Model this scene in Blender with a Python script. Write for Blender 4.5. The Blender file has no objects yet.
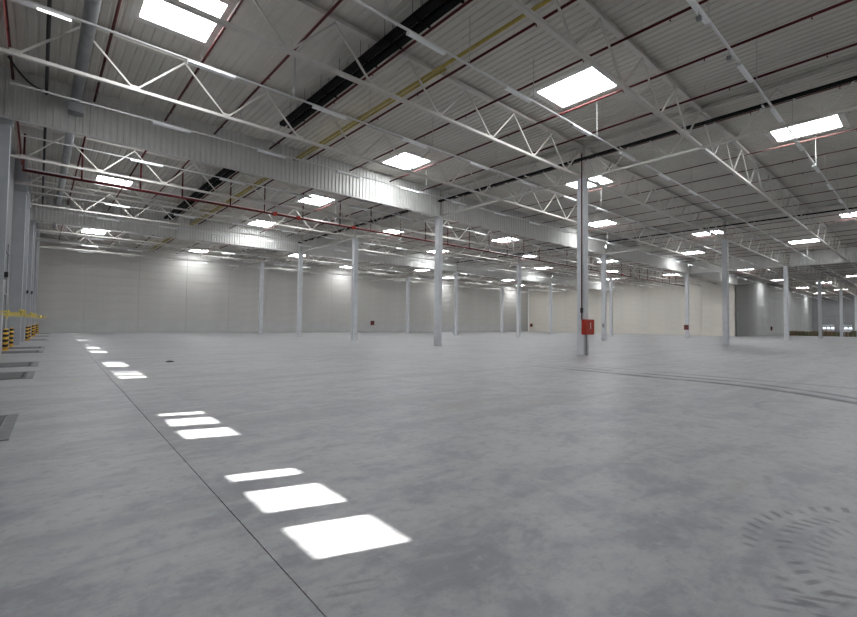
import bpy, math, random
from mathutils import Vector, Matrix, noise
random.seed(7)
S = bpy.context.scene
COL = S.collection
PI = math.pi

# ------------------------------------------------------------------ camera
YAW, PIT, ROL = math.radians(41.2014), math.radians(2.054), math.radians(0.673)
CAM_H = 1.601
F_ = Vector((math.sin(YAW)*math.cos(PIT), math.cos(YAW)*math.cos(PIT), math.sin(PIT)))
R0 = Vector((math.cos(YAW), -math.sin(YAW), 0)); U0 = R0.cross(F_)
R_ = math.cos(ROL)*R0 + math.sin(ROL)*U0
U_ = -math.sin(ROL)*R0 + math.cos(ROL)*U0
cd = bpy.data.cameras.new('camera'); cam = bpy.data.objects.new('camera', cd); COL.objects.link(cam)
cd.sensor_width = 36; cd.sensor_fit = 'HORIZONTAL'; cd.lens = 445.04/857*36
cd.clip_start = .05; cd.clip_end = 600
cam.matrix_world = Matrix(((R_.x, U_.x, -F_.x, 0), (R_.y, U_.y, -F_.y, 0), (R_.z, U_.z, -F_.z, CAM_H), (0, 0, 0, 1)))
S.camera = cam

# ------------------------------------------------------------------ sky, sun, exposure
W = bpy.data.worlds.new('sky'); S.world = W; W.use_nodes = True
bg = W.node_tree.nodes['Background']; bg.inputs[0].default_value = (.80, .89, 1, 1); bg.inputs[1].default_value = 5.0
W.cycles.sampling_method = 'NONE'
SUN_DIR = Vector((1, -.32, -.4545))
sl = bpy.data.lights.new('sun', 'SUN'); sl.energy = 64; sl.angle = math.radians(.5); sl.color = (1, .96, .9)
so = bpy.data.objects.new('sun', sl); COL.objects.link(so); so.location = (-30, 15, 30)
so.rotation_euler = SUN_DIR.to_track_quat('-Z', 'Y').to_euler()
SKYLIGHT = 27.0            # radiance of the daylit opal skylight panes
vs = S.view_settings
vs.view_transform = 'Standard'; vs.look = 'None'; vs.exposure = 0.0; vs.gamma = 1; vs.use_curve_mapping = False

# ------------------------------------------------------------------ grid of the hall (metres)
RS, X1, Y1 = 25.713, 22.911, 13.061            # row spacing, first column row, first column line
ROW = lambda i: X1 + RS*i                       # 0 = A ... 6
LINE = lambda k: Y1 + 12*k
Y_BACK, X_RIGHT, X_END, Y_FRONT = LINE(5), ROW(3), ROW(6)+.3, -5.2
Y_STEP = LINE(1)
Z_BOT, Z_TOP, Z_DECK = 10.0, 11.74, 11.9
SK = .0225                                      # the dock wall runs slightly out of square with the column grid
ALPHA = math.atan(SK)
def wallx(y): return -2.3 + SK*y
def LWP(x, y, z=0):                             # point in the dock wall's own frame (x into the hall, y along)
    return Vector((-2.3 + x*math.cos(ALPHA) + y*math.sin(ALPHA), -x*math.sin(ALPHA) + y*math.cos(ALPHA), z))

# ------------------------------------------------------------------ helpers
class MB:
    def __init__(s): s.v = []; s.f = []
    def quad(s, a, b, c, d):
        n = len(s.v); s.v += [tuple(a), tuple(b), tuple(c), tuple(d)]; s.f.append((n, n+1, n+2, n+3))
    def hexa(s, p):
        n = len(s.v); s.v += [tuple(q) for q in p]
        for f in ((0, 3, 2, 1), (4, 5, 6, 7), (0, 1, 5, 4), (1, 2, 6, 5), (2, 3, 7, 6), (3, 0, 4, 7)):
            s.f.append(tuple(n+i for i in f))
        return s
    def box(s, x0, x1, y0, y1, z0, z1):
        return s.hexa([(x0, y0, z0), (x1, y0, z0), (x1, y1, z0), (x0, y1, z0), (x0, y0, z1), (x1, y0, z1), (x1, y1, z1), (x0, y1, z1)])
    def beam(s, a, b, w, h):
        a, b = Vector(a), Vector(b); d = (b-a).normalized()
        up = Vector((0, 0, 1)) if abs(d.z) < .95 else Vector((1, 0, 0))
        r = d.cross(up).normalized()*w/2; u = r.cross(d).normalized()*h/2
        return s.hexa([a-r-u, a+r-u, b+r-u, b-r-u, a-r+u, a+r+u, b+r+u, b-r+u])
    def cyl(s, a, b, r, n=10, r2=None, caps=True):
        a, b = Vector(a), Vector(b); d = (b-a).normalized(); r2 = r if r2 is None else r2
        up = Vector((0, 0, 1)) if abs(d.z) < .95 else Vector((1, 0, 0))
        e1 = d.cross(up).normalized(); e2 = e1.cross(d).normalized(); k = len(s.v)
        for i in range(n):
            t = 2*PI*i/n; o = e1*math.cos(t)+e2*math.sin(t)
            s.v += [tuple(a+o*r), tuple(b+o*r2)]
        for i in range(n):
            j = (i+1) % n; s.f.append((k+2*i, k+2*j, k+2*j+1, k+2*i+1))
        if caps:
            s.f.append(tuple(k+2*i for i in range(n))); s.f.append(tuple(k+2*i+1 for i in reversed(range(n))))
        return s
    def prism(s, prof, a, b, ax='x'):            # closed profile (p, z) swept along an axis
        k = len(s.v); n = len(prof)
        for t in (a, b):
            for p, z in prof: s.v.append((t, p, z) if ax == 'x' else (p, t, z))
        for i in range(n):
            j = (i+1) % n; s.f.append((k+i, k+j, k+n+j, k+n+i))
        s.f.append(tuple(k+i for i in reversed(range(n)))); s.f.append(tuple(k+n+i for i in range(n)))
        return s
    def tube(s, pts, r, n=8):
        for a, b in zip(pts[:-1], pts[1:]): s.cyl(a, b, r, n)
        return s
    def mesh(s, name, mat, smooth=False):
        m = bpy.data.meshes.new(name); m.from_pydata(s.v, [], s.f)
        if mat: m.materials.append(mat)
        m.update()
        import bmesh
        bm = bmesh.new(); bm.from_mesh(m); bmesh.ops.recalc_face_normals(bm, faces=bm.faces); bm.to_mesh(m); bm.free()
        if smooth:
            for p in m.polygons: p.use_smooth = len(p.vertices) == 4
        return m
def put(name, mesh, parent=None, loc=(0, 0, 0), rz=0.0):
    o = bpy.data.objects.new(name, mesh); COL.objects.link(o); o.location = loc; o.rotation_euler = (0, 0, rz)
    if parent: o.parent = parent
    return o
def part(name, mb, mat, parent=None, loc=(0, 0, 0), rz=0.0, smooth=False):
    return put(name, mb.mesh(name, mat, smooth), parent, loc, rz)
def tag(o, label, cat, group=None, kind=None):
    o['label'] = label; o['category'] = cat
    if group: o['group'] = group
    if kind: o['kind'] = kind
    return o
def thing(name, label, cat, loc=(0, 0, 0), rz=0.0, group=None): return tag(put(name, None, None, loc, rz), label, cat, group)
ORD = ['first', 'second', 'third', 'fourth', 'fifth', 'sixth', 'seventh', 'eighth', 'ninth', 'tenth', 'eleventh', 'twelfth', 'thirteenth', 'fourteenth']

C1Y, C2Y = LINE(1), LINE(3)                      # the two sheet curtains across the hall
def segs(y0, y1, h=.075):                        # a run along y, sleeved where it meets the curtains
    out = []; a = y0
    for c in (C1Y-.235, C2Y-.235):
        if a < c-h and c+h < y1: out.append((a, c-h)); a = c+h
    out.append((a, y1)); return out
def where(y, step, off=0.0, short=False):
    """place of a crosswise thing, counted from the sheet curtains"""
    tail = 'nearer curtain' if short else 'nearer sheet curtain'; far = 'farther curtain' if short else 'farther sheet curtain'
    if abs(y-C1Y) < .6: return 'at the '+tail
    if abs(y-C2Y) < .6: return 'at the '+far
    if y < C1Y: return ORD[int((C1Y-.7-y)//step)]+' before the '+tail
    if y < C2Y: return ORD[int((y-C1Y-.7)//step)]+' behind the '+tail
    return ORD[int((y-C2Y-.7)//step)]+' behind the '+far
BAY = ['dock wall bay', 'second bay', 'third bay', 'bay at the beige wall', 'first far bay', 'second far bay', 'last far bay']
EDGE_OF = ['dock wall', 'first column row', 'second column row', 'third column row', 'beige wall corner', 'fifth column row', 'sixth column row']
# ------------------------------------------------------------------ materials
def mat(name, col, rough=.5, metal=0.0, var=.06, scale=3.0, bump=0.0, bscale=40.0, spec=.4, emit=None, stretch=(1, 1, 1)):
    m = bpy.data.materials.new(name); m.use_nodes = True; nt = m.node_tree; b = nt.nodes['Principled BSDF']
    b.inputs['Roughness'].default_value = rough; b.inputs['Metallic'].default_value = metal
    b.inputs['Specular IOR Level'].default_value = spec
    tc = nt.nodes.new('ShaderNodeTexCoord'); mp = nt.nodes.new('ShaderNodeMapping'); mp.inputs['Scale'].default_value = stretch
    nt.links.new(tc.outputs['Object'], mp.inputs[0])
    n = nt.nodes.new('ShaderNodeTexNoise'); n.inputs['Scale'].default_value = scale; n.inputs['Detail'].default_value = 5
    nt.links.new(mp.outputs[0], n.inputs['Vector'])
    r = nt.nodes.new('ShaderNodeValToRGB'); nt.links.new(n.outputs['Fac'], r.inputs[0])
    r.color_ramp.elements[0].position = .3; r.color_ramp.elements[1].position = .7
    r.color_ramp.elements[0].color = (*[c*(1-var) for c in col], 1); r.color_ramp.elements[1].color = (*[min(1, c*(1+var)) for c in col], 1)
    nt.links.new(r.outputs[0], b.inputs['Base Color'])
    if bump:
        n2 = nt.nodes.new('ShaderNodeTexNoise'); n2.inputs['Scale'].default_value = bscale; nt.links.new(mp.outputs[0], n2.inputs['Vector'])
        bp = nt.nodes.new('ShaderNodeBump'); bp.inputs['Strength'].default_value = bump; bp.inputs['Distance'].default_value = .01
        nt.links.new(n2.outputs['Fac'], bp.inputs['Height']); nt.links.new(bp.outputs[0], b.inputs['Normal'])
    if emit:
        b.inputs['Emission Color'].default_value = (*emit[:3], 1); b.inputs['Emission Strength'].default_value = emit[3]
    return m
M = dict(
    deck=mat('coated_steel_deck', (.55, .53, .485), .6, var=.07, scale=.6),
    truss=mat('truss_paint', (.56, .54, .50), .5, var=.06),
    column=mat('column_concrete_paint', (.60, .61, .63), .6, var=.06, scale=2, bump=.1),
    wallcol=mat('dock_wall_column_paint', (.40, .41, .43), .6, var=.06, scale=2),
    colhead=mat('column_head_steel', (.5, .49, .46), .45),
    curtain=mat('curtain_sheet', (.60, .595, .575), .65, var=.05, scale=1.5),
    rail=mat('luminaire_rail_metal', (.66, .66, .65), .35, var=.04),
    hang=mat('hanger_rod_zinc', (.40, .40, .39), .5),
    lamp=mat('luminaire_housing_white', (.82, .82, .82), .3, var=.03),
    diffuser=mat('luminaire_diffuser_opal', (.85, .86, .87), .35, var=.02),
    lit=mat('lit_tube', (.9, .9, .9), .4, emit=(1, .98, .95, 5)),
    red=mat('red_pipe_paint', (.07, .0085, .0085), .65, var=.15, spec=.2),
    redfar=mat('brownish_red_pipe_paint', (.13, .055, .05), .65, var=.15, spec=.2),  # paler, browner red for pipes past the first column row
    redbright=mat('red_cabinet_paint', (.42, .035, .015), .35, var=.12, scale=6),
    darkred=mat('dark_red_cabinet', (.11, .018, .014), .5),
    yellow=mat('yellow_gas_pipe_paint', (.40, .32, .075), .6, var=.1),
    yellow2=mat('yellow_safety_paint', (.60, .47, .12), .5),
    bolyellow=mat('bollard_yellow', (.75, .45, .06), .5),
    black=mat('black_cable_tray', (.006, .006, .006), .8, spec=.1),
    blackrub=mat('black_rubber', (.015, .015, .016), .6),
    cable=mat('black_cable_sheath', (.010, .010, .010), .8, spec=.1),
    duct=mat('galvanised_duct', (.36, .37, .38), .38, metal=.6, var=.12, scale=2),
    curb=mat('skylight_curb', (.66, .65, .62), .5),
    backpanel=mat('wall_panel_grey', (.50, .485, .46), .8, var=.05, scale=.5, spec=.03),
    plinth=mat('plinth_concrete_reflection_tone', (.49, .485, .475), .75, var=.05, scale=.6, spec=.2),  # slightly different tone paints in the reflection along the rear wall's foot
    beige=mat('wall_panel_beige', (.72, .68, .62), .8, var=.04, scale=.5, spec=.03),
    greypanel=mat('wall_panel_mid_grey', (.46, .46, .445), .8, var=.05, scale=.5, spec=.03),
    core=mat('wall_core', (.30, .30, .29), .7),
    dockwall=mat('dock_wall_panel', (.34, .34, .345), .8, var=.06, scale=.5, spec=.03),
    door=mat('dock_door_section_paint', (.55, .56, .57), .4),
    shelter=mat('dock_shelter_fabric', (.03, .03, .03), .8),
    steelplate=mat('dock_leveler_steel', (.085, .087, .09), .5, metal=.1, var=.25, scale=5, bump=.3, bscale=60),
    steeledge=mat('leveler_edge_steel', (.17, .17, .175), .45, metal=.2, var=.2, scale=6),
    handle=mat('chrome_handle', (.6, .6, .6), .25, metal=1),
    white=mat('white_paint', (.85, .85, .85), .4),
    boxgrey=mat('grey_box', (.22, .22, .23), .5),
    wood=mat('pallet_wood_brown', (.20, .13, .065), .8, var=.3, scale=2),
    wooddark=mat('pallet_wood_weathered', (.13, .11, .06), .85, var=.3, scale=2),
    woodgreen=mat('pallet_wood_olive', (.16, .16, .075), .85, var=.3, scale=2),
    dirt=mat('dark_debris', (.05, .045, .04), .9),
    subbase=mat('joint_filler', (.10, .10, .10), .9),
)
# opal skylight pane: white plastic, its daylight put in as emission
pm = bpy.data.materials.new('opal_skylight_pane'); pm.use_nodes = True
pb = pm.node_tree.nodes['Principled BSDF']; pb.inputs['Base Color'].default_value = (.9, .9, .9, 1)
pb.inputs['Emission Color'].default_value = (.945, .975, 1, 1); pb.inputs['Emission Strength'].default_value = SKYLIGHT
pn = pm.node_tree.nodes.new('ShaderNodeTexNoise'); pn.inputs['Scale'].default_value = 1.2
pr_ = pm.node_tree.nodes.new('ShaderNodeMapRange'); pr_.inputs['To Min'].default_value = .86; pr_.inputs['To Max'].default_value = .94
pm.node_tree.links.new(pn.outputs['Fac'], pr_.inputs['Value']); pm.node_tree.links.new(pr_.outputs[0], pb.inputs['Base Color'])
pm.cycles.emission_sampling = 'FRONT'
M['pane'] = pm
# clear thin window glazing
gm = bpy.data.materials.new('window_glazing'); gm.use_nodes = True; nt = gm.node_tree
for n in list(nt.nodes):
    if n.type != 'OUTPUT_MATERIAL': nt.nodes.remove(n)
tr = nt.nodes.new('ShaderNodeBsdfTransparent'); tr.inputs[0].default_value = (.93, .95, .95, 1)
gl = nt.nodes.new('ShaderNodeBsdfGlossy'); gl.inputs['Roughness'].default_value = .05
mx = nt.nodes.new('ShaderNodeMixShader'); mx.inputs[0].default_value = .06
nt.links.new(tr.outputs[0], mx.inputs[1]); nt.links.new(gl.outputs[0], mx.inputs[2])
nt.links.new(mx.outputs[0], [n for n in nt.nodes if n.type == 'OUTPUT_MATERIAL'][0].inputs[0])
M['glass'] = gm

# floor concrete with trowel mottling, stains and tyre marks
def floor_material():
    m = bpy.data.materials.new('power_floated_concrete'); m.use_nodes = True; nt = m.node_tree; L = nt.links
    b = nt.nodes['Principled BSDF']
    geo = nt.nodes.new('ShaderNodeNewGeometry'); pos = geo.outputs['Position']
    def N(scale, detail=6, stretch=(1, 1, 1), rough=.55, dist=0.0):
        mp = nt.nodes.new('ShaderNodeMapping'); mp.inputs['Scale'].default_value = stretch; L.new(pos, mp.inputs[0])
        n = nt.nodes.new('ShaderNodeTexNoise'); n.inputs['Scale'].default_value = scale; n.inputs['Detail'].default_value = detail
        n.inputs['Roughness'].default_value = rough; n.inputs['Distortion'].default_value = dist
        L.new(mp.outputs[0], n.inputs['Vector']); return n.outputs['Fac']
    def mth(op, a, b_=None, c=None, clamp=False):
        n = nt.nodes.new('ShaderNodeMath'); n.operation = op; n.use_clamp = clamp
        for i, v in enumerate((a, b_, c)):
            if v is None: continue
            if isinstance(v, (int, float)): n.inputs[i].default_value = v
            else: L.new(v, n.inputs[i])
        return n.outputs[0]
    def ramp(v, a, b_, lo=0.0, hi=1.0):
        n = nt.nodes.new('ShaderNodeMapRange'); n.interpolation_type = 'SMOOTHSTEP'
        L.new(v, n.inputs['Value']); n.inputs['From Min'].default_value = a; n.inputs['From Max'].default_value = b_
        n.inputs['To Min'].default_value = lo; n.inputs['To Max'].default_value = hi; return n.outputs[0]
    def mixc(fac, c1, c2, mode='MIX'):
        n = nt.nodes.new('ShaderNodeMix'); n.data_type = 'RGBA'; n.blend_type = mode
        if isinstance(fac, (int, float)): n.inputs[0].default_value = fac
        else: L.new(fac, n.inputs[0])
        for i, c in ((6, c1), (7, c2)):
            if isinstance(c, tuple): n.inputs[i].default_value = (*c, 1)
            else: L.new(c, n.inputs[i])
        return n.outputs[2]
    sep = nt.nodes.new('ShaderNodeSeparateXYZ'); L.new(pos, sep.inputs[0]); X, Y = sep.outputs[0], sep.outputs[1]
    big = N(.2, 7, (1, 1, 1), .62, .3); mid = N(1.1, 9, (1, 1.5, 1), .7, .3); fine = N(7, 7, (1, 1, 1), .7); grain = N(40, 4)
    streak = N(.45, 7, (.22, 2.4, 1), .65, .4); swirl = N(.9, 8, (1.6, .7, 1), .68, .6); fleck = N(45, 2)
    col = mixc(ramp(big, .35, .65), (.270, .268, .290), (.335, .333, .338))
    col = mixc(mth('MULTIPLY', ramp(mid, .42, .62), .75), col, (.40, .398, .396))
    col = mixc(mth('MULTIPLY', ramp(mid, .50, .36), .75), col, (.205, .205, .225))
    col = mixc(mth('MULTIPLY', ramp(streak, .50, .64), .6), col, (.225, .225, .232))
    col = mixc(mth('MULTIPLY', ramp(swirl, .52, .68), .28), col, (.43, .43, .43))
    brown = N(.35, 7, (.6, 1.5, 1), .65, .5)
    col = mixc(mth('MULTIPLY', ramp(brown, .55, .70), .50), col, (.30, .262, .222))
    col = mixc(mth('MULTIPLY', ramp(fine, .50, .66), .42), col, (.19, .19, .197))
    col = mixc(mth('MULTIPLY', ramp(fine, .45, .32), .30), col, (.44, .44, .44))
    col = mixc(mth('MULTIPLY', ramp(grain, .55, .75), .25), col, (.16, .16, .17))
    col = mixc(mth('MULTIPLY', ramp(fleck, .72, .80), .35), col, (.6, .6, .6))
    # tyre marks
    def band(v, half, soft): return ramp(mth('ABSOLUTE', v), half+soft, max(half-soft, 0))
    dx, dy = mth('SUBTRACT', X, 4.45), mth('ADD', Y, .30)
    rad = mth('SQRT', mth('ADD', mth('MULTIPLY', dx, dx), mth('MULTIPLY', dy, dy))); ang = mth('ARCTAN2', dy, dx)
    def treads(r0, n, ph, slant):
        st = mth('SINE', mth('ADD', mth('MULTIPLY', ang, n), mth('MULTIPLY_ADD', rad, slant, ph)))
        return mth('MULTIPLY', band(mth('SUBTRACT', rad, r0), .055, .03), ramp(st, .0, .7))
    arc = mth('ADD', treads(1.31, 58, 0, 22), treads(1.10, 58, 1.2, -22), clamp=True)
    arc = mth('ADD', arc, mth('MULTIPLY', treads(.92, 50, .5, 18), .6), clamp=True)
    arc = mth('MULTIPLY', arc, ramp(Y, .3, .5)); arc = mth('MULTIPLY', arc, ramp(N(3.0, 3), .34, .56))
    line2 = mth('ADD', mth('MULTIPLY', mth('SUBTRACT', X, 3.45), .55), mth('SUBTRACT', Y, .53))
    sk = mth('MULTIPLY', band(line2, .06, .05), band(mth('SUBTRACT', X, 3.5), .3, .1))
    sk = mth('MULTIPLY', sk, ramp(mth('SINE', mth('MULTIPLY_ADD', X, 55, mth('MULTIPLY', Y, 30))), -.1, .8))
    arc = mth('ADD', arc, sk, clamp=True)
    bend = mth('MAXIMUM', mth('SUBTRACT', 4.5, Y), 0); bend = mth('MULTIPLY', mth('MULTIPLY', bend, bend), .135)
    xs = mth('ADD', X, bend); fade = ramp(Y, 12.5, 6.0); brk = ramp(N(.9, 4), .3, .55)
    t1 = band(mth('SUBTRACT', xs, 14.86), .19, .12); t2 = mth('MULTIPLY', band(mth('SUBTRACT', xs, 15.75), .15, .10), .85)
    t3 = mth('MULTIPLY', band(mth('SUBTRACT', X, 16.75), .16, .12), .45); t4 = mth('MULTIPLY', band(mth('SUBTRACT', xs, 15.2), .04, .04), .5)
    trk = mth('MULTIPLY', mth('MULTIPLY', mth('ADD', mth('ADD', t1, t2), mth('ADD', t3, t4), clamp=True), fade), brk)
    d2x, d2y = mth('SUBTRACT', X, 11.6), mth('SUBTRACT', Y, 1.35); r2 = mth('SQRT', mth('ADD', mth('MULTIPLY', d2x, d2x), mth('MULTIPLY', d2y, d2y)))
    hook = mth('MULTIPLY', mth('MULTIPLY', band(mth('SUBTRACT', r2, 1.2), .05, .04), .5), ramp(Y, 1.5, 1.9))
    sc = mth('MULTIPLY', mth('MULTIPLY', band(mth('SUBTRACT', X, 1.48), .16, .05), band(mth('SUBTRACT', Y, 2.36), .09, .05)),
             ramp(mth('SINE', mth('MULTIPLY_ADD', X, 26, mth('MULTIPLY', Y, 60))), .2, .9))
    marks = mth('ADD', mth('MULTIPLY', arc, .58), mth('ADD', mth('MULTIPLY', trk, .95), mth('ADD', mth('MULTIPLY', hook, .35), mth('MULTIPLY', sc, .3))), clamp=True)
    col = mixc(marks, col, (.10, .10, .105))
    L.new(col, b.inputs['Base Color'])
    rg = mth('ADD', ramp(mid, .3, .7, .38, .52), mth('MULTIPLY', marks, .15)); L.new(rg, b.inputs['Roughness'])
    b.inputs['Specular IOR Level'].default_value = .45
    bp = nt.nodes.new('ShaderNodeBump'); bp.inputs['Strength'].default_value = .12; bp.inputs['Distance'].default_value = .01
    L.new(mth('ADD', mid, mth('MULTIPLY', fine, .3)), bp.inputs['Height']); L.new(bp.outputs[0], b.inputs['Normal'])
    return m
M['floor'] = floor_material()

# ------------------------------------------------------------------ floor
fl = part('floor', MB().box(-6, X_END+.4, Y_FRONT-.3, Y_BACK+.5, -.40, -.02), M['subbase'])
tag(fl, 'grey power floated concrete floor of the empty hall', 'floor', kind='structure')
def slab(x0a, x0b, x1a, x1b):                    # x at front, x at back for both long edges
    m = MB(); ya, yb = Y_FRONT-.3, Y_BACK+.5
    m.hexa([(x0a, ya, -.019), (x1a, ya, -.019), (x1b, yb, -.019), (x0b, yb, -.019), (x0a, ya, 0), (x1a, ya, 0), (x1b, yb, 0), (x0b, yb, 0)])
    return m
jx = lambda y: 1.175 + .0255*y
g = .004
part('floor_slab', slab(-6, -6, jx(Y_FRONT-.3)-g, jx(Y_BACK+.5)-g), M['floor'], fl)
part('floor_slab', slab(jx(Y_FRONT-.3)+g, jx(Y_BACK+.5)+g, X_END+.4, X_END+.4), M['floor'], fl)

# ------------------------------------------------------------------ skylight positions
SKX = [3.3, 17.05, 29.2, 42.0, 54.5, 67.4, 80.1, 92.4, 105.0, 117.7, 130.3, 142.9, 155.6, 168.2]
SLX, SLY = 1.86, 2.46
PITCH = .31                                       # rib pitch of the deck
DX0 = -4.03
skys = []
for i, x in enumerate(SKX):
    y0 = 4.25 if i % 2 == 0 else 10.1
    for n in range(-2, 7):
        y = y0 + 12*n
        if y > Y_BACK-1.6 or y < Y_FRONT+2: continue
        if x > X_RIGHT and y > Y_STEP-1.6: continue
        if (i in (3, 6, 7, 8) and n == 0) or (i == 8 and n == 1): continue        # no skylight in these fields of the grid
        if i % 2 and n == 5: y = Y_BACK-2.7
        xx = x + (SK*(y-16) if i == 0 else 0)
        a = DX0 + PITCH*round((xx-SLX/2-.12-DX0)/PITCH)
        skys.append((i, a, a+PITCH*7, y-SLY/2-.12, y+SLY/2+.12))   # hole in the deck

# ------------------------------------------------------------------ ceiling: trapezoidal deck, open at the skylights
dk = MB(); nrib = int((X_END+.6-DX0)/PITCH)+1
prof = [(0, 0), (.20, 0), (.225, .032), (.285, .032), (.31, 0)]
for r in range(nrib):
    x = DX0 + r*PITCH; xm = x+PITCH/2
    ye = Y_BACK+.4 if xm < X_RIGHT+.3 else Y_STEP+.3
    cuts = sorted((s[3], s[4]) for s in skys if s[1]-.01 < xm < s[2]+.01)
    runs = []; y = Y_FRONT-.3
    for a, b in cuts: runs.append((y, a)); y = b
    runs.append((y, ye))
    for a, b in runs:
        for (p, z), (q, w) in zip(prof[:-1], prof[1:]):
            dk.quad((x+p, a, Z_DECK+z), (x+q, a, Z_DECK+w), (x+q, b, Z_DECK+w), (x+p, b, Z_DECK+z))
me = bpy.data.meshes.new('ceiling'); me.from_pydata(dk.v, [], dk.f); me.materials.append(M['deck']); me.update()
ce = put('ceiling', me); tag(ce, 'ribbed light grey steel roof deck over the whole hall', 'ceiling', kind='structure')

# ------------------------------------------------------------------ walls
def clad(name, label, p0, d, nrm, L, mats, nx, parent_mat, z1=Z_DECK+.1, plinth=1.8, rows=9):
    """core slab behind, cladding panels one by one in front; d along, nrm into the hall"""
    d, nrm, p0 = Vector(d), Vector(nrm), Vector(p0)
    c = MB(); a = p0 - nrm*.30; b_ = p0 - nrm*.04
    c.hexa([a, a+d*L, b_+d*L, b_, a+Vector((0, 0, z1)), a+d*L+Vector((0, 0, z1)), b_+d*L+Vector((0, 0, z1)), b_+Vector((0, 0, z1))])
    w = part(name, c, parent_mat); tag(w, label, 'wall', kind='structure')
    pw = L/nx; ph = (z1-plinth)/rows; g = .006
    def pmesh(n, h, mt):
        m = MB(); bz = .005
        A = lambda t, z, o: d*t + nrm*o + Vector((0, 0, z))
        m.hexa([A(g/2, g/2, -.04), A(pw-g/2, g/2, -.04), A(pw-g/2, h-g/2, -.04), A(g/2, h-g/2, -.04),
                A(g/2+bz, g/2+bz, 0), A(pw-g/2-bz, g/2+bz, 0), A(pw-g/2-bz, h-g/2-bz, 0), A(g/2+bz, h-g/2-bz, 0)])
        return m.mesh(n, mt)
    pm_, qm = pmesh('wall_panel', ph, mats[0]), pmesh('plinth_panel', plinth, mats[1])
    for i in range(nx):
        put('plinth_panel', qm, w, p0+d*(pw*i))
        for j in range(rows): put('wall_panel', pm_, w, p0+d*(pw*i)+Vector((0, 0, plinth+ph*j)))
    return w
clad('wall_back', 'grey panelled rear wall of the hall', (-1.6, Y_BACK, 0), (1, 0, 0), (0, -1, 0), X_RIGHT+1.6, (M['backpanel'], M['plinth']), 17, M['core'])
clad('wall_right', 'beige panelled side wall behind the third column row', (X_RIGHT, Y_STEP+.042, 0), (0, 1, 0), (-1, 0, 0), Y_BACK-Y_STEP-.042, (M['beige'], M['beige']), 8, M['core'])
clad('wall_right_return', 'mid grey panelled wall beyond the corner of the beige wall', (X_RIGHT, Y_STEP, 0), (1, 0, 0), (0, -1, 0), X_END-X_RIGHT, (M['greypanel'], M['greypanel']), 13, M['core'])
wf = part('wall_front', MB().box(-6, X_END+.3, Y_FRONT-.3, Y_FRONT, 0, Z_DECK+.1), M['core'])
tag(wf, 'grey wall closing the hall on the near side', 'wall', kind='structure')

# dock wall and far end wall with openings for the dock doors
DOORS = [-2.7, 5.27, 9.25, 17.45, 21.6, 30.0, 34.3, 47.4, 58.4, 69.4]
FARDOORS = [9.6, 13.5, 17.5, 21.35]
HW, DH = 1.4, 3.0
def pierced(name, label, loc, rz, ya, yb, doors, sgn=1):
    m = MB(); y = ya
    for c in sorted(doors):
        m.box(-.3, 0, y, c-HW, 0, Z_DECK+.1); m.box(-.3, 0, c-HW, c+HW, DH, Z_DECK+.1); y = c+HW
    m.box(-.3, 0, y, yb, 0, Z_DECK+.1)
    w = part(name, m, M['dockwall'], None, loc, rz); tag(w, label, 'wall', kind='structure'); return w
pierced('wall_left', 'grey dock wall with loading doors along the hall', (-2.3, 0, 0), -ALPHA, Y_FRONT, Y_BACK+.3, DOORS)
pierced('wall_far_right', 'distant end wall with two lit dock doors', (X_END, 0, 0), PI, -Y_STEP, -Y_FRONT, [-y for y in FARDOORS])

# dock doors: five sections, three glazed openings in one of them
WINW, WINH, WINZ, WINO = .60, .31, 1.9, .94
secs = [(0, .8), (.8, 1.6), (1.6, 2.2), (2.2, 2.6), (2.6, 3.0)]
def section_mesh(z0, z1, win):
    m = MB(); e = .004; a, b = -.2, -.15
    if not win:
        m.box(a, b, -HW+.01, HW-.01, z0+e, z1-e)
    else:
        lo, hi = WINZ-WINH/2, WINZ+WINH/2
        m.box(a, b, -HW+.01, HW-.01, z0+e, lo); m.box(a, b, -HW+.01, HW-.01, hi, z1-e)
        ys = [-HW+.01]
        for c in (-WINO, 0, WINO): ys += [c-WINW/2, c+WINW/2]
        ys.append(HW-.01)
        for i in range(0, len(ys), 2): m.box(a, b, ys[i], ys[i+1], lo, hi)
    return m.mesh('door_section', M['door'])
SEC = {(i, w): section_mesh(*secs[i], w) for i in range(5) for w in ((False, True) if i == 2 else (False,))}
PANE = MB().box(-.179, -.171, -WINW/2, WINW/2, WINZ-WINH/2, WINZ+WINH/2).mesh('window_pane', M['glass'])
fr = MB(); fr.box(-.02, .05, -HW-.10, -HW, 0, DH+.1); fr.box(-.02, .05, HW, HW+.10, 0, DH+.1); fr.box(-.02, .05, -HW, HW, DH, DH+.1)
FRAME = fr.mesh('door_frame', M['boxgrey'])
tk = MB(); tk.beam((.03, -HW-.05, DH), (.03, -HW-.05, DH+3), .05, .05); tk.beam((.03, HW+.05, DH), (.03, HW+.05, DH+3), .05, .05)
tk.beam((.06, -HW-.1, DH+2.4), (.06, HW+.1, DH+2.4), .06, .06)
TRACK = tk.mesh('lift_track', M['boxgrey'])
HAND = MB().box(-.15, -.11, -.12, .12, .95, .98).mesh('door_handle', M['blackrub'])
def dock_door(n, loc, rz, label):
    d = put('door_%d' % n, None, None, loc, rz); tag(d, label, 'door', 'dock doors', 'structure')
    for i in range(5):
        so_ = put('door_section', SEC[(i, i == 2)], d)
        if i == 2:
            for c in (-WINO, 0, WINO): put('window_pane', PANE, so_, (0, c, 0))
        if i == 1: put('door_handle', HAND, so_)
    put('door_frame', FRAME, d); put('lift_track', TRACK, d)
sh = MB(); SD = 1.15
SHM = MB().box(-.3-SD, -.31, 1.26, 1.38, 0, 3.4).box(-.3-SD, -.31, -1.38, -1.26, 0, 3.4).box(-.3-SD, -.31, -1.26, 1.26, 3.28, 3.4).mesh('dock_shelter', M['shelter'])
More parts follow.
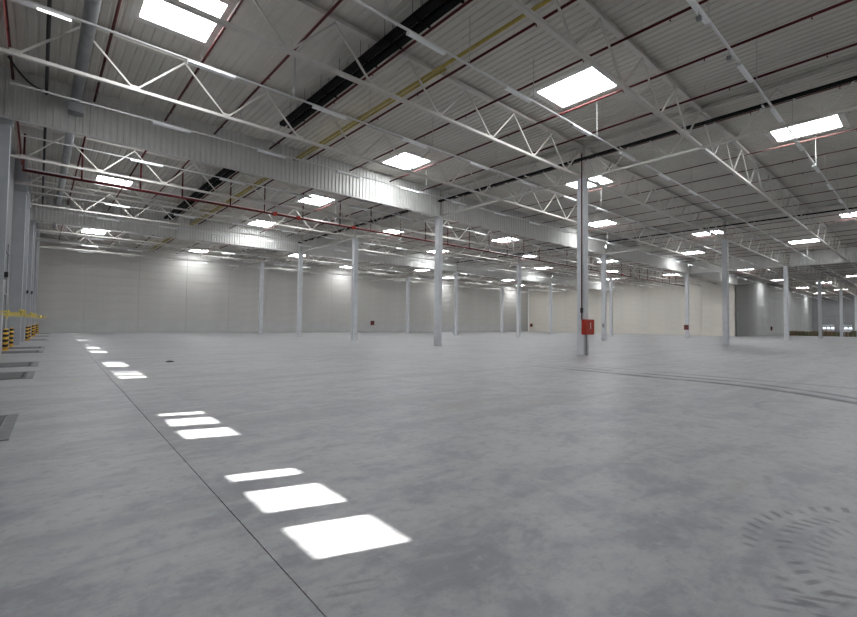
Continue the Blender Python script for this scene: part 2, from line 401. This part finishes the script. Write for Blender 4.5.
PLATE = MB().box(.14, 1.72, -.97, .97, 0, .016).mesh('leveler_plate', M['steelplate'])
LIP = MB().box(1.60, 1.66, -.80, .80, .0162, .020).mesh('leveler_hinge', M['blackrub'])
ed = MB().box(.06, 1.87, -1.06, -.985, 0, .012).box(.06, 1.87, .985, 1.06, 0, .012).box(1.735, 1.87, -.985, .985, 0, .012).box(.06, .125, -.985, .985, 0, .012)
EDGE = ed.mesh('leveler_frame', M['steeledge'])
nd = 0
for y in DOORS:
    nd += 1; p = LWP(0, y)
    dock_door(nd, p, -ALPHA, 'grey sectional dock door with three windows, %s from the rear wall' % ORD[len(DOORS)-1-DOORS.index(y)])
    nth = ORD[len(DOORS)-1-DOORS.index(y)]
    tag(put('dock_shelter', SHM, None, p, -ALPHA), 'black fabric dock shelter outside the %s dock door from the rear wall' % nth, 'dock shelter', 'dock shelters outside')
    lv = thing('dock_leveler', 'dark steel dock leveler plate at the %s dock door from the rear wall' % nth, 'dock leveler', LWP(0, y), -ALPHA, 'dock levelers')
    pl = put('leveler_plate', PLATE, lv); put('leveler_hinge', LIP, pl); put('leveler_frame', EDGE, lv)
for y in FARDOORS:
    nd += 1; dock_door(nd, (X_END, y, 0), PI, 'dock door with three bright windows in the distant end wall')

# ------------------------------------------------------------------ columns
def column_mesh(a, h, ch=.025):
    q = a/2; pr = [(-q+ch, -q), (q-ch, -q), (q, -q+ch), (q, q-ch), (q-ch, q), (-q+ch, q), (-q, q-ch), (-q, -q+ch)]
    m = MB(); n = 8; m.v = [(x, y, 0) for x, y in pr]+[(x, y, h) for x, y in pr]
    m.f = [(i, (i+1) % n, n+(i+1) % n, n+i) for i in range(n)]+[tuple(reversed(range(n))), tuple(range(n, 2*n))]
    return m.mesh('shaft', M['column'])
CA = .45
SHAFT = column_mesh(CA, Z_BOT-.08)
hd = MB().box(-.21, .21, -.21, .21, Z_BOT-.08, Z_BOT-.05).box(-.09, .09, -.012, .012, Z_BOT-.05, Z_DECK).box(-.10, -.085, -.09, .09, Z_BOT-.05, Z_DECK).box(.085, .10, -.09, .09, Z_BOT-.05, Z_DECK)
HEAD = hd.mesh('column_head', M['colhead'])
ft = MB().box(-CA/2-.012, CA/2+.012, -CA/2-.012, CA/2+.012, 0, .025); FOOT = ft.mesh('grout_base', M['plinth'])
def col_thing(x, y, label, group=None):
    c = thing('concrete_column', label, 'column', (x, y, 0), 0, group)
    put('shaft', SHAFT, c); put('column_head', HEAD, c); put('grout_base', FOOT, c); return c
rowname = ['first column row from the dock wall', 'second column row from the dock wall', 'third column row, before the beige wall', 'fourth column row', 'fifth column row', 'sixth column row']
for i in range(6):
    for k in range(-1, 6):
        x, y = ROW(i), LINE(k)
        if k == 5 or (i == 3 and k >= 1) or (i > 3 and k >= 1): continue
        if i == 0 and k == 0: lab, gp = 'square grey concrete column carrying the bright red hose cabinet', None
        elif i == 1 and k == 1: lab, gp = 'square concrete column with a small grey switch box, second row', None
        elif i == 2 and k == 1: lab, gp = 'square concrete column with a dark red cabinet, before the beige wall', None
        else: lab, gp = 'square grey concrete column, '+ORD[i]+' row from the dock wall, '+where(y, 12), 'columns of row %d' % (i+1)
        col_thing(x, y, lab, gp)
# dock wall columns
WC = MB().box(.0, .60, -.22, .22, 0, Z_DECK); WCM = WC.mesh('shaft', M['wallcol'])
WCB = MB().box(0.0, .62, -.24, .24, 0, .02).mesh('grout_base', M['plinth'])
WCH = MB().box(.0, .66, -.26, .26, Z_BOT-.32, Z_BOT-.08).mesh('corbel', M['wallcol'])
WCY = [.9, 13.3, 25.4, 38.3, 43.2, 50.6, 54.4, 61.8, 66.0]
for y in WCY:
    c = thing('wall_column', 'tall grey column against the dock wall, %s from the rear wall' % ORD[len(WCY)-1-WCY.index(y)], 'column', LWP(.004, y), -ALPHA, 'columns against the dock wall')
    put('shaft', WCM, c); put('grout_base', WCB, c); put('corbel', WCH, c)
for y, z in ((25.4, 3.35), (43.2, 3.5), (50.6, 3.8)):
    bx = thing('camera_box', 'small black box on the %s dock wall column from the rear wall' % ORD[len(WCY)-1-WCY.index(y)], 'box', LWP(.604, y-.05, z), -ALPHA, 'black boxes on dock wall columns')
    part('housing', MB().box(0, .12, -.06, .06, 0, .22), M['blackrub'], bx); part('bracket', MB().box(0, .06, -.03, .03, -.10, -.001), M['boxgrey'], bx)

# ------------------------------------------------------------------ roof trusses across the hall (along x)
NP = 8; PNL = (RS-.3)/NP; HT = Z_TOP-Z_BOT
def diag_mesh(dx): return MB().beam((0, 0, 0), (dx, 0, HT-.10), .06, .06).mesh('diagonal', M['truss'])
DU, DD = diag_mesh(PNL/2), diag_mesh(-PNL/2)
def chord(m, x0, x1, z, w, h): return m.box(x0, x1, -w/2, w/2, z-h/2, z+h/2)
topchord = chord
TOPM = topchord(MB(), .12, RS-.12, HT, .19, .13).mesh('top_chord', M['truss'])
BOTM = chord(MB(), .12, RS-.12, 0, .15, .11).mesh('bottom_chord', M['truss'])
GUS = MB().box(-.16, .16, -.012, .012, -.02, .16).mesh('gusset_plate', M['truss'])
baylab = ['white steel lattice truss from the dock wall to the first column row', 'white steel lattice truss between the first and second column rows',
          'white steel lattice truss between the second and third column rows', 'white steel lattice truss between the third column row and the beige wall',
          'white steel lattice truss in the far hall past the beige wall', 'white steel lattice truss deep in the far hall', 'white steel lattice truss next to the distant end wall']
TY = [1.061+6*n for n in range(12)]
for b in range(7):
    xs = ROW(b-1)
    for y in TY:
        if b > 3 and y > Y_STEP-3: continue
        on_curtain = abs(y-LINE(1)) < .1 or abs(y-LINE(3)) < .1
        t = thing('roof_truss', 'white steel lattice roof truss, '+where(y, 6)+', '+BAY[b], 'truss', (xs, y+(.1 if on_curtain else 0), Z_BOT), 0, 'roof trusses of bay %d' % (b+1))
        xmin = wallx(y)+.12-xs if b == 0 else 0
        if b == 0:
            part('top_chord', topchord(MB(), xmin, RS-.12, HT, .19, .13), M['truss'], t); part('bottom_chord', chord(MB(), xmin, RS-.12, 0, .15, .11), M['truss'], t)
        else:
            put('top_chord', TOPM, t); put('bottom_chord', BOTM, t)
        for n in range(NP):
            xb = PNL*(n+.5)+.15+(.25 if b == 0 else 0)
            if xb+PNL/2 > RS: xb = RS-.15-PNL/2
            if xb < xmin+.2: continue
            if xb-PNL/2 > xmin-.05: put('diagonal', DD, t, (xb-.04, 0, .03))
            put('diagonal', DU, t, (xb+.04, 0, .03))
            if b < 3 and y < 40: put('gusset_plate', GUS, t, (xb, 0, 0))

# longitudinal trusses on the column rows (along y)
LP = 11.4/4
def ldiag(dy): return MB().beam((0, 0, 0), (0, dy, HT-.10), .05, .05).mesh('diagonal', M['truss'])
LU, LD_ = ldiag(LP/2), ldiag(-LP/2)
def ychord(z, w, h, top): return MB().box(-w/2, w/2, .25, 11.75, z-h/2, z+h/2)
LT, LB = ychord(HT, .17, .13, True).mesh('top_chord', M['truss']), ychord(-.06, .14, .11, False).mesh('bottom_chord', M['truss'])
for i in range(6):
    for k in range(-1, 5):
        if i > 2 and k > 0: continue
        if i == 2 and k < 1: continue              # the third row carries a sheet curtain here
        lab = 'white lengthwise lattice truss on the '+ORD[i]+' column row, '+where(LINE(k)+6, 12)
        t = thing('longitudinal_truss', lab, 'truss', (ROW(i), LINE(k), Z_BOT), 0, 'lengthwise trusses of row %d' % (i+1))
        put('top_chord', LT, t); put('bottom_chord', LB, t)
        for n in range(4):
            yb = .3+LP*(n+.5); put('diagonal', LD_, t, (0, yb-.03, .0)); put('diagonal', LU, t, (0, yb+.03, .0))

# ------------------------------------------------------------------ corrugated smoke curtains
def curtain_mesh(L, ax):
    m = MB(); p = .25; n = int(L/p); p = L/n; z0, z1 = 9.86, Z_DECK-.005
    pr = []
    for i in range(n): pr += [(i*p, 0), (i*p+.4*p, 0), (i*p+.5*p, .045), (i*p+.9*p, .045)]
    pr.append((L, 0))
    for (a, o), (b, q) in zip(pr[:-1], pr[1:]):
        if ax == 'x': m.quad((a, -o, z0), (b, -q, z0), (b, -q, z1), (a, -o, z1))
        else: m.quad((-o, a, z0), (-q, b, z0), (-q, b, z1), (-o, a, z1))
    me = bpy.data.meshes.new('corrugated_sheet'); me.from_pydata(m.v, [], m.f); me.materials.append(M['curtain']); me.update(); return me
curtlab = {1: 'nearer corrugated white sheet curtain under the roof, ', 3: 'farther corrugated white sheet curtain under the roof, '}
bayname = ['dock wall to first column row', 'first to second column row', 'second to third column row', 'third column row to beige wall']
for k in (1, 3):
    for b in range(4):
        y = LINE(k)-.22; x0 = ROW(b-1)+.13 if b else wallx(y)+.05; x1 = ROW(b)-.13
        c = thing('smoke_curtain', curtlab[k]+bayname[b], 'curtain', (x0, y, 0))
        put('corrugated_sheet', curtain_mesh(x1-x0, 'x'), c)
        part('edge_trim', MB().box(0, x1-x0, -.06, .03, 9.80, 9.858), M['curtain'], c)
for k in (-1, 0):
    c = thing('smoke_curtain', 'corrugated sheet curtain lengthwise on the third column row, %s span from the nearer curtain' % ('first' if k == 0 else 'second'), 'curtain', (ROW(2)-.05, LINE(k)+.25, 0), 0, 'curtains on the third column row')
    put('corrugated_sheet', curtain_mesh(11.3, 'y'), c)
    part('edge_trim', MB().box(-.06, .03, 0, 11.3, 9.80, 9.858), M['curtain'], c)

# ------------------------------------------------------------------ skylights
rowsky = ['in the %s row from the dock wall' % o for o in ORD]
def sky_meshes(w, l):
    t = .06; z0, z1 = -.03, .42
    c = MB().box(0, t, 0, l, z0, z1).box(w-t, w, 0, l, z0, z1).box(t, w-t, 0, t, z0, z1).box(t, w-t, l-t, l, z0, z1)
    f = .20; r = MB().box(-f, .0, -f, l+f, -.035, -.012).box(w, w+f, -f, l+f, -.035, -.012).box(0, w, -f, 0, -.035, -.012).box(0, w, l, l+f, -.035, -.012)
    p = MB().box(t, w-t, t, l-t, -.012, .018)
    return c.mesh('curb', M['curb']), r.mesh('flange', M['curb']), p.mesh('pane', M['pane'])
SKM = sky_meshes(PITCH*7, SLY+.24)
for (i, x0, x1, y0, y1) in skys:
    s = thing('skylight', 'bright opal skylight '+rowsky[i]+', '+where((y0+y1)/2, 12, short=True), 'skylight', (x0, y0, Z_DECK), 0, 'skylights '+rowsky[i])
    for nm, me_ in zip(('curb', 'flange', 'pane'), SKM): put(nm, me_, s)

# ------------------------------------------------------------------ luminaire rails and luminaires
ZL = 10.17; LPER, LLEN = 4.46, 1.5
LY = [4.06+6*n for n in range(12)]
PX = [-1.1, 1.57, 4.36, 6.62, 9.55, 11.87, 14.8, 17.97, 20.93, 24.1, 27.05, 29.95] + [33.0+3.05*n for n in range(48)]
PX = [x for x in PX if all(abs(x-ROW(i)+.3) > .75 for i in range(7))]
BUSY = PX + [-.06, .92, 8.7, 9.04, 9.68, 10.03, 11.0, 11.22]
def rail(x0, x1, y, lab, grp):
    t = thing('light_rail', lab, 'rail', (x0, y, ZL), 0, grp)
    part('trunking', MB().box(0, x1-x0, -.03, .03, .03, .085), M['rail'], t)
    n = int((x1-x0)/LPER); hm = MB().cyl((0, 0, .085), (0, 0, Z_DECK-ZL), .014, 6).mesh('hanger', M['hang'])
    for i in range(n+1):
        xx = 2.0 + i*LPER
        while any(abs(x0+xx-q) < .42 for q in BUSY) or any(abs(x0+xx-q) < 1.5 for q in SKX) or abs(x0+xx-4.0) < 2.2 or abs(x0+xx-17.0) < 1.9: xx += .1
        if xx < x1-x0: put('hanger', hm, t, (xx, 0, 0))
for y in LY:
    for b in range(4 if y > Y_STEP else 7):
        x0 = ROW(b-1)+.1 if b else wallx(y)+.75; x1 = ROW(b)-.1
        rail(x0, x1, y, 'thin white light rail, '+where(y, 6)+', '+BAY[b], 'light rails of bay %d' % (b+1))
hp = [(-.045, .0295), (-.085, -.045), (.085, -.045), (.045, .0295)]
HOUS = MB().prism(hp, .02, LLEN-.02).mesh('housing', M['lamp'])
DIFF = MB().prism([(-.07, -.0452), (-.05, -.075), (.05, -.075), (.07, -.0452)], .03, LLEN-.03).mesh('diffuser', M['diffuser'])
DLIT = MB().prism([(-.035, -.0452), (-.025, -.07), (.025, -.07), (.035, -.0452)], .75, LLEN-.03).mesh('diffuser', M['lit'])
CAP = MB().prism([(-.05, .0295), (-.09, -.05), (-.055, -.08), (.055, -.08), (.09, -.05), (.05, .0295)], 0, .02).mesh('end_cap', M['rail'])
one = MB().prism([(-.045, .0295), (-.085, -.045), (-.05, -.075), (.05, -.075), (.085, -.045), (.045, .0295)], 0, LLEN); FARL = one.mesh('luminaire', M['lamp'])
def seen(p, mg=30):
    d = Vector(p)-Vector((0, 0, CAM_H)); z = d.dot(F_)
    if z < .5: return False
    u = 428.5+445*d.dot(R_)/z; v = 308.5-445*d.dot(U_)/z
    return -mg < u < 857+mg and -mg < v < 617+mg
spots = []
for y in LY:
    n = 0
    while True:
        x = -1.05 + n*LPER; n += 1
        if x+LLEN > (X_RIGHT-.5 if y > Y_STEP else X_END-1): break
        if x < wallx(y)+.80: continue
        if any(abs(x+LLEN/2-ROW(i)) < .9 for i in range(6)): continue
        if seen((x+.7, y, ZL)): spots.append((math.hypot(x, y), x, y))
spots.sort(); rest = MB()
for j, (dist, x, y) in enumerate(spots):
    b = max(0, int((x-ROW(-1))//RS))
    if j >= 290:
        rest.prism([(y+p, ZL+z) for p, z in ((-.045, .03), (-.085, -.045), (-.05, -.075), (.05, -.075), (.085, -.045), (.045, .03))], x, x+LLEN); continue
    lit = abs(x+1.05) < .1 and abs(y-16.06) < .1
    nth = sum(1 for q in spots if q[2] == y and int((q[1]-ROW(-1))//RS) == b and q[1] < x)
    lab = 'slim white luminaire, '+ORD[nth]+' past the '+EDGE_OF[b]+', on rail '+where(y, 6, short=True)
    if lit: lab = 'short lit linear luminaire glowing white next to the dock wall'
    gp = None if lit else 'luminaires of bay %d' % (b+1)
    if dist < 48:
        t = thing('linear_luminaire', lab, 'light', (x, y, ZL), 0, gp)
        put('housing', HOUS, t); put('diffuser', DLIT if lit else DIFF, t); put('end_cap', CAP, t); put('end_cap', CAP, t, (LLEN-.02, 0, 0))
    else:
        tag(put('linear_luminaire', FARL, None, (x, y, ZL)), lab, 'light', gp)
if rest.v: tag(part('luminaire_rows', rest, M['lamp']), 'tiny white linear luminaires in the most distant rows', 'lights', kind='stuff')

for x, nm in ((13.1, 'first'), (15.75, 'second')):
    t = thing('motion_sensor', 'small dark motion sensor under the fourth rail before the nearer curtain, %s' % ('on a luminaire' if nm == 'first' else 'between luminaires'), 'sensor', (x, 4.06, ZL-.30))
    part('sensor_head', MB().box(-.06, .06, -.06, .06, 0, .10), M['boxgrey'], t); part('stem', MB().cyl((0, 0, .10), (0, 0, .224 if nm == 'first' else .333), .012, 6), M['hang'], t)
# ------------------------------------------------------------------ sprinkler pipes under the deck
ZP = 11.45
HEADM = MB().cyl((0, 0, -.045), (0, 0, -.10), .012, 6).cyl((0, 0, -.10), (0, 0, -.115), .03, 8).cyl((0, 0, .04), (0, 0, -.045), .02, 6).mesh('sprinkler_head', M['red'])
HANGM = MB().cyl((0, 0, .04), (0, 0, Z_DECK-ZP), .008, 5).mesh('pipe_hanger', M['hang'])
for j, x in enumerate(PX):
    if x > X_END-1.5: break
    y1 = Y_BACK-.3 if x < X_RIGHT-.5 else Y_STEP-.3
    y0 = Y_FRONT+.1
    b = max(0, int((x-ROW(-1))//RS))
    nth = sum(1 for q in PX if q < x and int((q-ROW(-1))//RS) == b)
    t = thing('sprinkler_pipe', 'dark red sprinkler pipe under the roof deck, '+ORD[nth]+' past the '+EDGE_OF[b], 'pipe', (x, 0, ZP), 0, 'sprinkler pipes of bay %d' % (b+1))
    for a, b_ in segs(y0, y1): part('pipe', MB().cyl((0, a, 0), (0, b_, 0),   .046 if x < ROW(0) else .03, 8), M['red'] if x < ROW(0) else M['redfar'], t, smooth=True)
    if x < 40:
        y = 2.4
        while y < 46:
            if seen((x, y, ZP)): put('sprinkler_head', HEADM, t, (0, y, 0)); put('pipe_hanger', HANGM, t, (0, y+.9, 0)) if not any(q[1]-.3 < x < q[2]+.3 and q[3]-.3 < y+.9 < q[4]+.3 for q in skys) else None
            y += 3.0
# cross main with risers
t = thing('sprinkler_main', 'thick red sprinkler main crossing the hall below the trusses', 'pipe', (0, 31.45, 9.46))
part('pipe', MB().cyl((-.9, 0, 0), (X_RIGHT-8, 0, 0), .075, 10), M['red'], t, smooth=True)
for x in PX:
    if -1.2 < x < 90: part('drop_pipe', MB().cyl((x if x > -.9 else -.85, 0, .05), (x if x > -.9 else -.85, 0, ZP-9.46-.052), .045, 8), M['red'], t)
for x in (12.6, 14.4, 19.2, 62.0, 66.5):
    part('valve', MB().cyl((x-.12, 0, 0), (x+.12, 0, 0), .14, 10).cyl((x, -.22, 0), (x, .0, 0), .05, 8).cyl((x, -.26, 0), (x, -.22, 0), .14, 10), M['redbright'], t)
t = thing('sprinkler_riser', 'thin red riser pipe on the column with the hose cabinet', 'pipe', (ROW(0)-CA/2-.045, LINE(0)-CA/2+.12, 0))
part('pipe', MB().cyl((0, 0, 1.97), (0, 0, 11.3), .035, 8), M['red'], t)
part('stop_valve', MB().box(-.06, .03, -.06, .06, 2.35, 2.62), M['blackrub'], t)

# ------------------------------------------------------------------ gas pipe, trays, duct, conduits
t = thing('gas_pipe', 'yellow gas pipe running lengthwise under the roof deck', 'pipe', (11.0, 0, 11.2))
for a, b_ in segs(Y_FRONT+.1, 71, .1): part('pipe', MB().cyl((0, a, 0), (0, b_, 0), .065, 10), M['yellow'], t, smooth=True)
for a, b_ in segs(12, 71, .1): part('branch_pipe', MB().cyl((.22, a, .02), (.22, b_, .02), .045, 8), M['yellow'], t, smooth=True)
hm = MB().cyl((0, 0, .08), (0, 0, .7), .01, 5).mesh('pipe_hanger', M['rail'])
for y in range(3, 70, 4): put('pipe_hanger', hm, t, (0, y, 0))
def tray(x, z, y0, y1, w, lab, grp=None, hang=3.0, d=.10):
    t = thing('cable_tray', lab, 'cable tray', (x, y0, z), 0, grp); L = y1-y0
    part('side_rail', MB().box(-w/2, -w/2+.015, 0, L, 0, d), M['black'], t); part('side_rail', MB().box(w/2-.015, w/2, 0, L, 0, d), M['black'], t)
    part('tray_bed', MB().box(-w/2+.015, w/2-.015, 0, L, 0, .012), M['black'], t)
    cb = MB()
    for i in range(5):
        xx = -w/2+.03+(w-.06)*(i+.5)/5; cb.cyl((xx, 0, .04), (xx, L, .04+.01*(i % 2)), .026, 6)
    part('cable_bundle', cb, M['cable'], t)
    br = MB().box(-w/2-.05, w/2+.05, -.035, .035, -.03, 0).cyl((-w/2-.04, 0, 0), (-w/2-.04, 0, Z_DECK-z), .008, 5).cyl((w/2+.04, 0, 0), (w/2+.04, 0, Z_DECK-z), .008, 5).mesh('hanger_bracket', M['rail'] if hang > 2 else M['black'])
    y = .6
    while y < L: put('hanger_bracket', br, t, (0, y, 0)); y += hang
    return t
for dx, sd in ((-.20, 'dock wall'), (.20, 'gas pipe')):
    tray(8.84+dx, 11.2, -5, 20.9, .25, 'black cable tray on the %s side of the twin pair before the nearer curtain' % sd, 'twin cable trays', hang=1.5, d=.16)
    tray(8.84+dx, 11.2, 27.5, 47.5, .24, 'black cable tray on the %s side of the twin pair behind the nearer curtain' % sd, 'twin cable trays behind', hang=1.5, d=.16)
tray(ROW(0)-.46, 10.86, -5, 24.6, .24, 'single black cable tray along the first column row, before the curtain', d=.08)
tray(ROW(0)-.46, 10.86, 26.0, 48.6, .24, 'single black cable tray along the first column row, past the nearer curtain', d=.08)
tray(ROW(1)-.60, 11.12, -5, 24.6, .24, 'single black cable tray along the second column row, before the curtain', d=.08)
tray(ROW(1)-.60, 11.12, 26.0, 48.6, .24, 'single black cable tray along the second column row, past the nearer curtain', d=.08)
t = thing('ventilation_duct', 'round grey spiral duct running lengthwise near the dock wall', 'duct', (.92, 0, 11.18))
for a, b_ in segs(3, 60, .1): part('duct_run', MB().cyl((0, a, 0), (0, b_, 0), .19, 20), M['duct'], t, smooth=True)
bandm = MB().cyl((0, -.03, 0), (0, .03, 0), .2, 20).mesh('duct_band', M['duct'])
hgm = MB().cyl((-.205, 0, 0), (-.205, 0, .72), .008, 5).cyl((.205, 0, 0), (.205, 0, .72), .008, 5).mesh('duct_hanger', M['rail'])
for y in range(4, 60, 2): put('duct_band', bandm, t, (0, y+.3, 0))
for y in range(5, 60, 4): put('duct_hanger', hgm, t, (0, y, 0))
part('collar_box', MB().box(-.26, .26, 24.2, 24.72, -.6, -.195), M['duct'], t)
t = thing('drain_pipe', 'thin black drain pipe under the roof next to the dock wall', 'pipe', (-.06, 0, 11.2))
for a, b_ in segs(3, 58, .1): part('pipe', MB().cyl((0, a, 0), (0, b_, 0), .055, 10), M['blackrub'], t, smooth=True)
clm = MB().cyl((0, 0, .05), (0, 0, .7), .012, 5).mesh('pipe_hanger', M['blackrub'])
for y in range(4, 58, 3): put('pipe_hanger', clm, t, (0, y, 0))
pts = []
for i in range(17):
    s = i/16; pts.append((-1.13+1.02*s, 21.9+1.4*s**.8, 11.1-.42*math.sin(min(1, s*1.15)*PI*.62)))
tag(part('flexible_hose', MB().tube(pts, .035, 8), M['blackrub'], smooth=True), 'black flexible hose looping beside the drain pipe near the dock wall', 'hose')
for x, sd in ((9.68, 'cable tray'), (10.03, 'gas pipe')):
    tag(part('conduit', MB().cyl((x, -5, 11.62), (x, 24.5, 11.62), .02, 6), M['rail']), 'thin grey roof conduit of the pair, on the %s side' % sd, 'conduit', 'roof conduits')

# ------------------------------------------------------------------ red hose cabinets and small boxes
def cabinet(loc, rz, w, h, d, mt, label, detailed=True):
    """front faces local -y, back at y = 0"""
    t = thing('hose_cabinet', label, 'cabinet', loc, rz)
    part('body', MB().box(-w/2, w/2, -d, 0, 0, h), mt, t)
    do = part('door', MB().box(-w/2+.015, w/2-.015, -d-.022, -d-.001, .015, h-.015), mt, t)
    part('door_handle', MB().box(w/2-.11, w/2-.08, -d-.045, -d-.0225, h*.42, h*.58), M['handle'] if detailed else M['boxgrey'], do)
    if detailed:
        part('pictogram', MB().box(.03, .10, -d-.0245, -d-.0225, h*.38, h*.80), M['white'], do)
        part('vent_slot', MB().box(-.26, -.06, -d-.0245, -d-.0225, h*.82, h*.86), M['darkred'], do)
        part('door_stripe', MB().box(-.28, -.04, -d-.0245, -d-.0225, h*.50, h*.53), M['darkred'], do)
    return t
cab = cabinet((ROW(0)-.04, LINE(0)-CA/2-.001, 1.14), 0, .95, .84, .22, M['redbright'], 'bright red hose cabinet with white sign on the nearest column')
part('feed_pipe', MB().cyl((-.12, -.08, -1.18), (-.12, -.08, 0), .04, 8), M['boxgrey'], cab)
cabinet((ROW(2)-CA/2, LINE(1), 1.25), -PI/2, .6, .75, .2, M['darkred'], 'dark red hose cabinet on the column before the beige wall', False)
cabinet((49.3, Y_BACK-.03, 1.35), 0, .75, .85, .2, M['darkred'], 'dark red hose cabinet on the grey rear wall', False)
cabinet((X_RIGHT-.03, 72.0, 1.3), -PI/2, .75, .85, .2, M['darkred'], 'dark red hose cabinet in the corner of rear and beige walls', False)
cabinet((126.3, Y_STEP-.03, 1.2), 0, .7, .85, .2, M['darkred'], 'dark red hose cabinet on the mid grey wall past the beige corner', False)
t = thing('switch_box', 'small grey switch box on a second row column', 'box', (ROW(1)-CA/2, LINE(1)-.05, 1.5))
part('housing', MB().box(-.09, 0, -.12, .12, 0, .42), M['boxgrey'], t); part('cover', MB().box(-.10, -.0901, -.10, .10, .02, .40), M['core'], t)

# ------------------------------------------------------------------ bollards and dock lights at the dock doors
def bollard(p, lab):
    t = thing('safety_bollard', lab, 'bollard', p, 0, 'striped bollards at the dock doors')
    part('post', MB().cyl((0, 0, .02), (0, 0, 1.08), .09, 14), M['bolyellow'], t, smooth=True)
    part('cap', MB().cyl((0, 0, 1.08), (0, 0, 1.12), .09, 14, .05), M['bolyellow'], t)
    part('base_plate', MB().box(-.14, .14, -.14, .14, 0, .02), M['bolyellow'], t)
    for z in (.18, .44, .70, .94): part('black_stripe', MB().cyl((0, 0, z), (0, 0, z+.13), .0925, 14, caps=False), M['blackrub'], t)
for y in DOORS:
    if y < 20: continue
    for s in (-1, 1):
        if y+s*1.78 > 72.5: continue
        bollard(LWP(.32 if y < 40 else .66, y+s*1.78), 'yellow black striped bollard, %s side of the %s dock door from the rear wall' % ('near' if s < 0 else 'far', ORD[len(DOORS)-1-DOORS.index(y)]))
for y in DOORS:
    if y < 20: continue
    t = thing('dock_light', 'yellow articulated dock light arm at the %s dock door from the rear wall' % ORD[len(DOORS)-1-DOORS.index(y)], 'light', LWP(.052, y+1.62, 1.86), -ALPHA, 'yellow dock lights')
    part('wall_bracket', MB().box(0, .07, -.08, .08, -.22, .22), M['yellow2'], t)
    part('arm', MB().beam((.07, 0, .05), (.85, 0, .05), .05, .05).beam((.07, 0, -.05), (.85, 0, -.05), .05, .05), M['yellow2'], t)
    part('arm_joint', MB().cyl((.85, 0, -.10), (.85, 0, .10), .05, 10), M['yellow2'], t)
    part('fore_arm', MB().beam((.90, 0, 0), (1.25, -.10, 0), .05, .05), M['yellow2'], t)
    part('lamp_head', MB().cyl((1.25, -.10, .02), (1.25, -.10, -.04), .05, 12).cyl((1.18, -.02, .10), (1.30, -.14, .02), .05, 12, .10), M['yellow2'], t)

# ------------------------------------------------------------------ brown pallet stacks in the far hall
def pallet_stack(x, y, n, mt, lab):
    m = MB(); L2, W2 = .6, .4
    t = thing('pallet_stack', lab, 'pallets', (x, y, 0), random.uniform(-.04, .04)+PI/2, 'pallet stacks in the far hall')
    pmh = MB()
    for yy in (-.35, 0, .35): pmh.box(-.6, .6, yy-.05, yy+.05, 0, .022)
    for yy in (-.35, 0, .35):
        for xx in (-.53, 0, .53): pmh.box(xx-.07, xx+.07, yy-.05, yy+.05, .022, .10)
    for i in range(5): pmh.box(-.6, .6, -.4+i*.175, -.4+i*.175+.10, .10, .144)
    me_ = pmh.mesh('pallet', mt)
    for i in range(n): put('pallet', me_, t, (random.uniform(-.03, .03), random.uniform(-.03, .03), i*.144))
for r, x in enumerate((131.5, 133.0)):
    y = 6.4
    while y < 22.6:
        m_ = random.choice((M['wood'], M['wooddark'], M['woodgreen'], M['wood']))
        pallet_stack(x+random.uniform(-.1, .1), y, random.choice((6, 7, 7, 8))+r, m_, 'stack of brown wooden pallets, %s from the mid grey wall, %s row' % (ORD[max(0, int((24.2-y)/1.32))], ('front', 'rear')[r]))
        y += 1.32
# dark clump on the floor
m = MB(); n = 9
for ring in range(4):
    for i in range(n):
        r = (.10, .095, .06, .015)[ring]*random.uniform(.75, 1.2)
        m.v.append((1.5*r*math.cos(2*PI*i/n), r*math.sin(2*PI*i/n), (.0, .02, .045, .055)[ring]))
for ring in range(3):
    for i in range(n):
        j = (i+1) % n; m.f.append((ring*n+i, ring*n+j, ring*n+n+j, ring*n+n+i))
m.f.append(tuple(range(3*n, 4*n))); m.f.append(tuple(reversed(range(n))))
tag(part('debris_clump', m, M['dirt'], None, (3.96, 20.0, .001)), 'small dark clump of debris alone on the concrete floor', 'debris')
